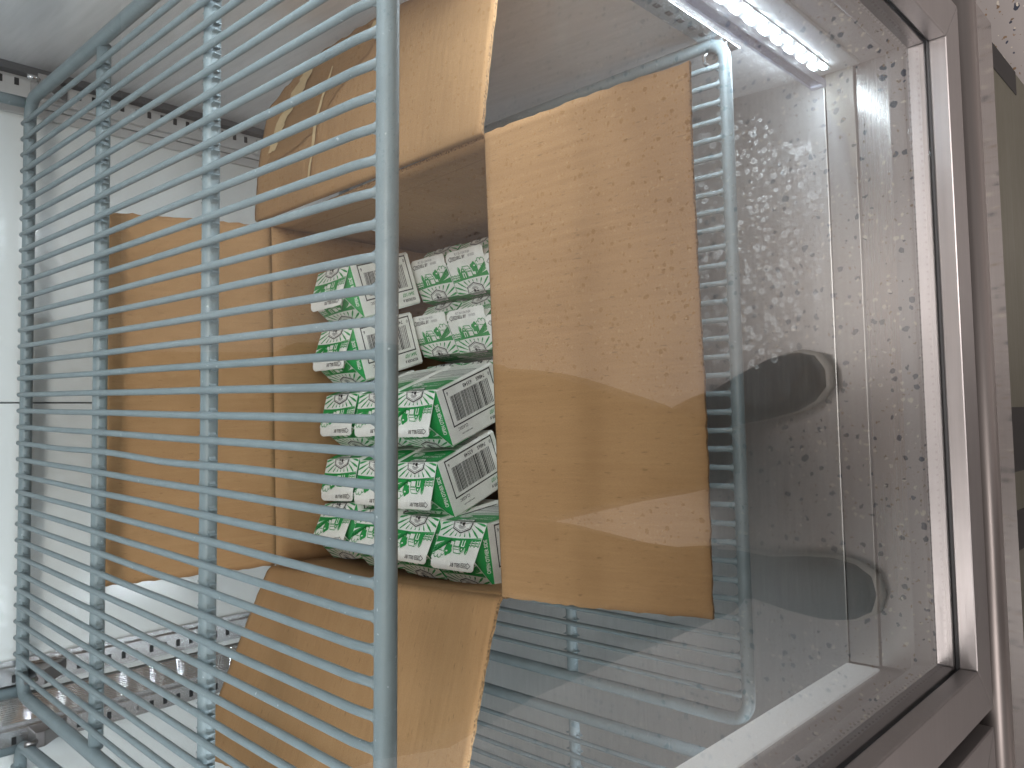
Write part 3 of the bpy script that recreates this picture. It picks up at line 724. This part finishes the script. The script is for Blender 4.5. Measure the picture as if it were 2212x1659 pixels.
def carton_meshes(bend):
    """bend: -1 the top seam lies to the left, +1 to the right"""
    body = MB(); r = .0022
    c = [(-w2 + r, -w2), (w2 - r, -w2), (w2, -w2 + r), (w2, w2 - r), (w2 - r, w2), (-w2 + r, w2), (-w2, w2 - r), (-w2, -w2 + r)]
    body.prism(c, 0, CH)
    for sx in (1, -1):
        P = Panel(body, (sx * w2, 0, CH), (0, sx, 0), (0, 0, 1)); side_art(P)
    for sy in (-1, 1):   # print runs up the carton; face origin at its lower right edge
        ex = Vector((0, 0, 1)); ey = Vector((sy, 0, 0)); P = Panel(body, Vector((-sy * w2, sy * w2, 0)) + ex * (50 * U), ex, ey); code_art(P)
    roof = MB(); rz = CH + CG; sl = math.hypot(w2, CG)
    for sx in (1, -1):
        a = [(sx * w2, -sx * w2, CH), (sx * w2, sx * w2, CH), (0, sx * w2, rz), (0, -sx * w2, rz)]
        # slight inward dish of the roof panel
        n = 8; base = [[None] * (n + 1) for _ in range(5)]
        for j in range(5):
            for i in range(n + 1):
                p = lerp(lerp(Vector(a[0]), Vector(a[1]), i / n), lerp(Vector(a[3]), Vector(a[2]), i / n), j / 4)
                base[j][i] = roof.vert(p)
        for j in range(4):
            for i in range(n): roof.face((base[j][i], base[j][i+1], base[j+1][i+1], base[j+1][i]), 0, True)
        P = Panel(roof, (sx * w2, 0, CH), (0, sx, 0), (-sx * w2, 0, CG)); roof_art(P)
    for sy in (-1, 1):
        ap = Vector((0, sy * (w2 - .013), rz - .003)); l = Vector((sy * (w2 - .001), sy * (w2 - .0004), CH)); r_ = Vector((-sy * (w2 - .001), sy * (w2 - .0004), CH))
        # gusset: tucked triangle with a centre fold
        roof.poly([r_, l, ap] if sy > 0 else [r_, l, ap], 1)
        ex = (l - r_).normalized(); ey = (ap - (l + r_) / 2).normalized()
        if sy < 0: ex = Vector((1, 0, 0))
        else: ex = Vector((-1, 0, 0))
        P = Panel(roof, Vector((0, sy * (w2 - .0004), CH)), ex, ey); P.text('OPEN OTHER SIDE', 50, 3.4, 8.0, W_, 2, .78, center=True, bold=.016)
        # tucked wings behind the roof overhang
        roof.poly([Vector((w2, sy * w2, CH)), ap, Vector((0, sy * w2, rz))], 0); roof.poly([Vector((-w2, sy * w2, CH)), ap, Vector((0, sy * w2, rz))], 0)
    fin = MB(); n = 6; prev = None; th = .0009; FL = FIN if bend < 0 else FIN * 1.35
    prof = []
    ang0 = math.atan2(CG, w2)              # slope of the panel the seam continues from
    a = math.pi - ang0 if bend < 0 else ang0
    x, z = 0.0, rz - .0004; st = FL / n
    for k in range(n + 1):
        prof.append((x, z)); f = k / n
        aa = (math.pi - ang0 * (1 - 1.35 * f)) if bend < 0 else ang0 * (1 - 1.35 * f)
        x += st * math.cos(aa); z += st * math.sin(aa)
    yl = w2 - .0012
    rows = []
    for k, (x, z) in enumerate(prof):
        ye = yl - (.0035 if k == n else .0008 if k == n - 1 else 0)
        rows.append([fin.vert((x, y, z)) for y in (-ye, ye)] + [fin.vert((x, y, z - th)) for y in (-ye, ye)])
    for k in range(n):
        A, B = rows[k], rows[k+1]
        fin.face((A[0], A[1], B[1], B[0])); fin.face((A[2], B[2], B[3], A[3])); fin.face((A[0], B[0], B[2], A[2])); fin.face((A[1], A[3], B[3], B[1]))
    A = rows[-1]; fin.face((A[0], A[1], A[3], A[2]))
    p0, p1 = Vector((prof[0][0], 0, prof[0][1])), Vector((prof[-1][0], 0, prof[-1][1]))
    ey = (p1 - p0).normalized(); ex = Vector((0, 1, 0)) if bend < 0 else Vector((0, -1, 0))
    nn = ex.cross(ey); lift = max((Vector((x, 0, z)) - p0).dot(nn) for x, z in prof)
    P = Panel(fin, p0 + nn * (lift + .0002), ex, ey); fin_art(P, bend > 0)
    return body, roof, fin
SRC = {}
def carton(x, y, z, lean, pitch, yaw, bend, label, name_group):
    global SRC
    if bend not in SRC:
        t = bpy.data.objects.new('milk_carton', None); C.objects.link(t); t.empty_display_size = .02
        body, roof, fin = carton_meshes(bend)
        body.build('body', MATS, t, False); g = roof.build('gable_top', MATS, t, False); fin.build('top_seam', MATS, g, False)
        SRC[bend] = t; o = t
    else:
        src = SRC[bend]; o = src.copy(); C.objects.link(o)
        for ch in src.children:
            c = ch.copy(); C.objects.link(c); c.parent = o
            for gch in ch.children:
                gg = gch.copy(); C.objects.link(gg); gg.parent = c
    o.rotation_euler = (math.radians(pitch), math.radians(lean), math.radians(yaw)); o.location = (x, y, z + ZO)
    tag(o, label, 'milk carton', name_group)
    return o
byaw = 1.3
ZL = ZBOT + .0005
UG, LG = 'upper layer of milk cartons in the box', 'lower layer of milk cartons in the box'
def up(x, y, z, lean, pitch, yaw, label): carton(x, y, z, lean, pitch, yaw + byaw, -1, label, UG)
def low(x, y, lean, label): carton(x, y, ZL, lean, 0, byaw, 1, label, LG)
up(.168, .7440, -.5875, -17, 0, 1, 'upright milk carton alone in the upper layer, in the back right corner of the box')
up(.099, .7440, -.5905, -16, 0, -1, 'upright milk carton alone in the upper layer, one in from the back right corner')
up(.0320, .7440, -.5965, -19, 0, 0, 'leaning milk carton at the back of the middle row, against the back wall')
up(.0330, .6825, -.5975, -20, 1, 1, 'leaning milk carton in the middle row, between its back one and its barcode one')
up(.0335, .6210, -.600, -21, 0, -1, 'leaning milk carton with barcode in view, at the front of the middle row')
up(-.039, .7440, -.5965, -19, 0, 1, 'leaning milk carton at the back of the row left of the middle')
up(-.039, .6825, -.5975, -20, 0, -1, 'leaning milk carton second from the back, left of the middle row')
up(-.038, .6210, -.600, -21, 0, 0, 'leaning milk carton with barcode in view, between the middle and leftmost rows')
up(-.106, .7440, -.591, -7, 0, 3, 'milk carton at the back of the full row beside the left wall')
up(-.110, .6825, -.596, -7, 0, 1, 'milk carton second from the back beside the left wall of the box')
up(-.113, .6205, -.600, -7, 0, -1, 'milk carton third from the back beside the left wall of the box')
up(-.115, .5590, -.604, -7, 0, 0, 'milk carton nearest the big front flap in the row beside the left wall')
low(.163, .6950, 8, 'milk carton low in the box along the right wall, next to the upright one')
low(.163, .6325, 8, 'milk carton low in the box along the right wall, beside the big flap')
low(.097, .6950, 8, 'milk carton low in the second row from the right, next to the upright one')
low(.097, .6325, 8, 'milk carton low in the second row from the right, beside the big flap')
low(.031, .6950, 4, 'milk carton low under the leaning barcode row, its roof edge showing beside the second row')
low(.031, .6325, 4, 'milk carton low under the leaning barcode row, its roof edge showing nearest the big flap')
low(.163, .5700, 2, 'milk carton low along the right wall, under the fold of the front flap')
low(.097, .5700, 2, 'milk carton low in the second row, under the fold of the front flap')
low(.031, .5600, 0, 'milk carton low in the middle row, under the fold of the front flap')
low(-.036, .5600, 0, 'milk carton low left of the middle row, under the fold of the front flap')

# ------------------------------------------------------------------ the person standing before the glass, seen in its reflection
def skinned(name, verts, edges, radii, m, parent=None, sub=2):
    me = bpy.data.meshes.new(name); me.from_pydata([(a, b_, c + ZO) for a, b_, c in verts], edges, [])
    o = bpy.data.objects.new(name, me); C.objects.link(o); me.materials.append(m)
    md = o.modifiers.new('skin', 'SKIN'); md.use_smooth_shade = True
    if not me.skin_vertices: 
        bm = bmesh.new(); bm.from_mesh(me); bm.verts.layers.skin.verify(); bm.to_mesh(me); bm.free()
    for i, r in enumerate(radii):
        me.skin_vertices[0].data[i].radius = r if isinstance(r, tuple) else (r, r)
        me.skin_vertices[0].data[i].use_root = (i == 0)
    s_ = o.modifiers.new('sub', 'SUBSURF'); s_.levels = sub; s_.render_levels = sub
    if parent is not None: o.parent = parent; o.matrix_parent_inverse = world_of(parent).inverted()
    return o
YP = -.31
V = [(-.13, YP - .03, -.50), (-.13, YP - .03, -.28), (-.12, YP - .04, -.05), (-.11, YP - .04, .08), (-.10, YP - .02, .17), (-.10, YP, .29),      # pelvis, waist, chest, neck base, chin, head
     (.045, YP - .03, .06), (.16, YP - .03, -.16), (.045, -.12, -.06), (.02, -.075, -.03),                                                 # right arm
     (-.275, YP - .03, .06), (-.37, YP - .03, -.16), (-.16, -.12, -.08), (-.09, -.075, -.045),
     (-.04, YP, -.62), (.00, YP, -.90), (-.055, YP + .0, -1.27), (-.25, YP, -.62), (-.285, YP, -.90), (-.305, YP + .0, -1.27)]
E_ = [(0, 1), (1, 2), (2, 3), (3, 4), (4, 5), (2, 6), (6, 7), (7, 8), (8, 9), (2, 10), (10, 11), (11, 12), (12, 13), (0, 14), (14, 15), (15, 16), (0, 17), (17, 18), (18, 19)]
RR = [(.19, .13), (.17, .12), (.17, .12), .065, .06, .085, .07, .05, .04, .03, .07, .05, .04, .03, .12, .085, .068, .12, .085, .068]
pr_ = skinned('person', V, E_, RR, CLOTH)
tag(pr_, 'person in dark trousers and jacket with grey shoes, mirrored in the door glass', 'person')
skinned('hair', [(-.10, YP - .03, .27), (-.10, YP - .02, .36)], [(0, 1)], [.10, .07], HAIR, pr_)
skinned('face', [(-.10, YP + .055, .21), (-.10, YP + .06, .30)], [(0, 1)], [.055, .06], SKIN, pr_)
for sx, x in ((1, .02), (-1, -.09)):
    hv = [(x, -.075, -.03 - .012 * (sx < 0)), (x - sx * .02, -.045, -.02)]; he = [(0, 1)]; hr = [.026, .024]
    for q in range(4):
        i0 = len(hv); hv += [(x - sx * .02, -.030, -.05 + .02 * q), (x - sx * .045, -.024, -.05 + .02 * q), (x - sx * .07, -.030, -.05 + .02 * q)]
        he += [(1, i0), (i0, i0 + 1), (i0 + 1, i0 + 2)]; hr += [.009, .0085, .007]
    i0 = len(hv); hv += [(x - sx * .005, -.035, .025), (x - sx * .025, -.028, .045)]; he += [(1, i0), (i0, i0 + 1)]; hr += [.011, .009]
    skinned('hand', hv, he, hr, SKIN, pr_, 1)
def shoe(x, y, yaw):
    ca, sa = math.cos(yaw), math.sin(yaw)
    def tr(lx, ly, z): return (x + ca * lx - sa * ly, y + sa * lx + ca * ly, z)
    outl = [(.036, -.13), (.040, -.08), (.037, -.02), (.046, .04), (.050, .09), (.044, .125), (.028, .15), (0, .158), (-.028, .15), (-.044, .125), (-.050, .09), (-.046, .04), (-.037, -.02), (-.040, -.08), (-.036, -.13), (0, -.142)]
    def rings(b, spec):
        prev = None
        for (s_, z, h) in spec:
            cur = [b.vert(tr(p[0] * s_, p[1] * s_ - h, -1.35 + z)) for p in outl]
            if prev:
                for i in range(16): b.face((prev[i], prev[(i+1) % 16], cur[(i+1) % 16], cur[i]), 0, True)
            else: b.face(cur[::-1])
            prev = cur
        b.face(prev)
    b = MB(); rings(b, [(.98, 0, 0), (1.06, .008, 0), (1.06, .022, 0), (1.0, .026, 0)]); so = b.build('sole', SOLE, pr_)
    b = MB(); rings(b, [(1.0, .026, 0), (.98, .045, .004), (.88, .062, .012), (.68, .078, .03), (.46, .095, .055), (.40, .12, .062)]); b.build('shoe', SHOE, pr_)
shoe(.025, -.215, math.radians(-18)); shoe(-.286, -.155, math.radians(2))
# trouser legs, wide and dark, with a low crotch
b = MB(); 
def leg(b, pts):
    prev = None
    for (x, y, z, rx, ry) in pts:
        cur = [b.vert((x + rx * math.cos(2*math.pi*i/20) * (1 + .05 * math.sin(3*i + z*30)), y + ry * math.sin(2*math.pi*i/20), z)) for i in range(20)]
        if prev: 
            for i in range(20): b.face((prev[i], prev[(i+1) % 20], cur[(i+1) % 20], cur[i]), 0, True)
        prev = cur
leg(b, [(-.074, YP, -1.330, .062, .085), (-.073, YP, -1.25, .064, .08), (-.066, YP, -1.1, .074, .085), (-.050, YP, -.93, .097, .095), (-.040, YP, -.8, .114, .11), (-.03, YP, -.6, .125, .12), (-.10, YP, -.45, .19, .13)])
leg(b, [(-.306, YP, -1.335, .066, .085), (-.306, YP, -1.25, .070, .08), (-.292, YP, -1.1, .088, .085), (-.268, YP, -.93, .114, .095), (-.262, YP, -.8, .122, .11), (-.26, YP, -.6, .125, .12), (-.18, YP, -.45, .19, .13)])
b.build('trousers', CLOTH, pr_)
b = MB()
leg(b, [(-.155, YP, -.75, .236, .14), (-.155, YP, -.65, .238, .145), (-.145, YP, -.5, .23, .145), (-.135, YP, -.25, .205, .14), (-.125, YP - .02, -.05, .20, .13), (-.12, YP - .03, .05, .17, .11), (-.115, YP - .03, .10, .09, .08)])
b.build('jacket', CLOTH2, pr_)
ph = MB(); 
cv = [Vector((0, 0, 0)) - fw * .014 + rt * sx * .078 + dn * sy * .038 - fw * dz for dz in (0, .009) for sx, sy in ((-1, -1), (1, -1), (1, 1), (-1, 1))]
iv = [ph.vert(p) for p in cv]
for q in ((0, 1, 2, 3), (7, 6, 5, 4), (0, 4, 5, 1), (1, 5, 6, 2), (2, 6, 7, 3), (3, 7, 4, 0)): ph.face([iv[i] for i in q])
pho = ph.build('phone', PHONE, bevel=.004)
tag(pho, 'dark phone held up to the door glass to take the picture', 'phone')
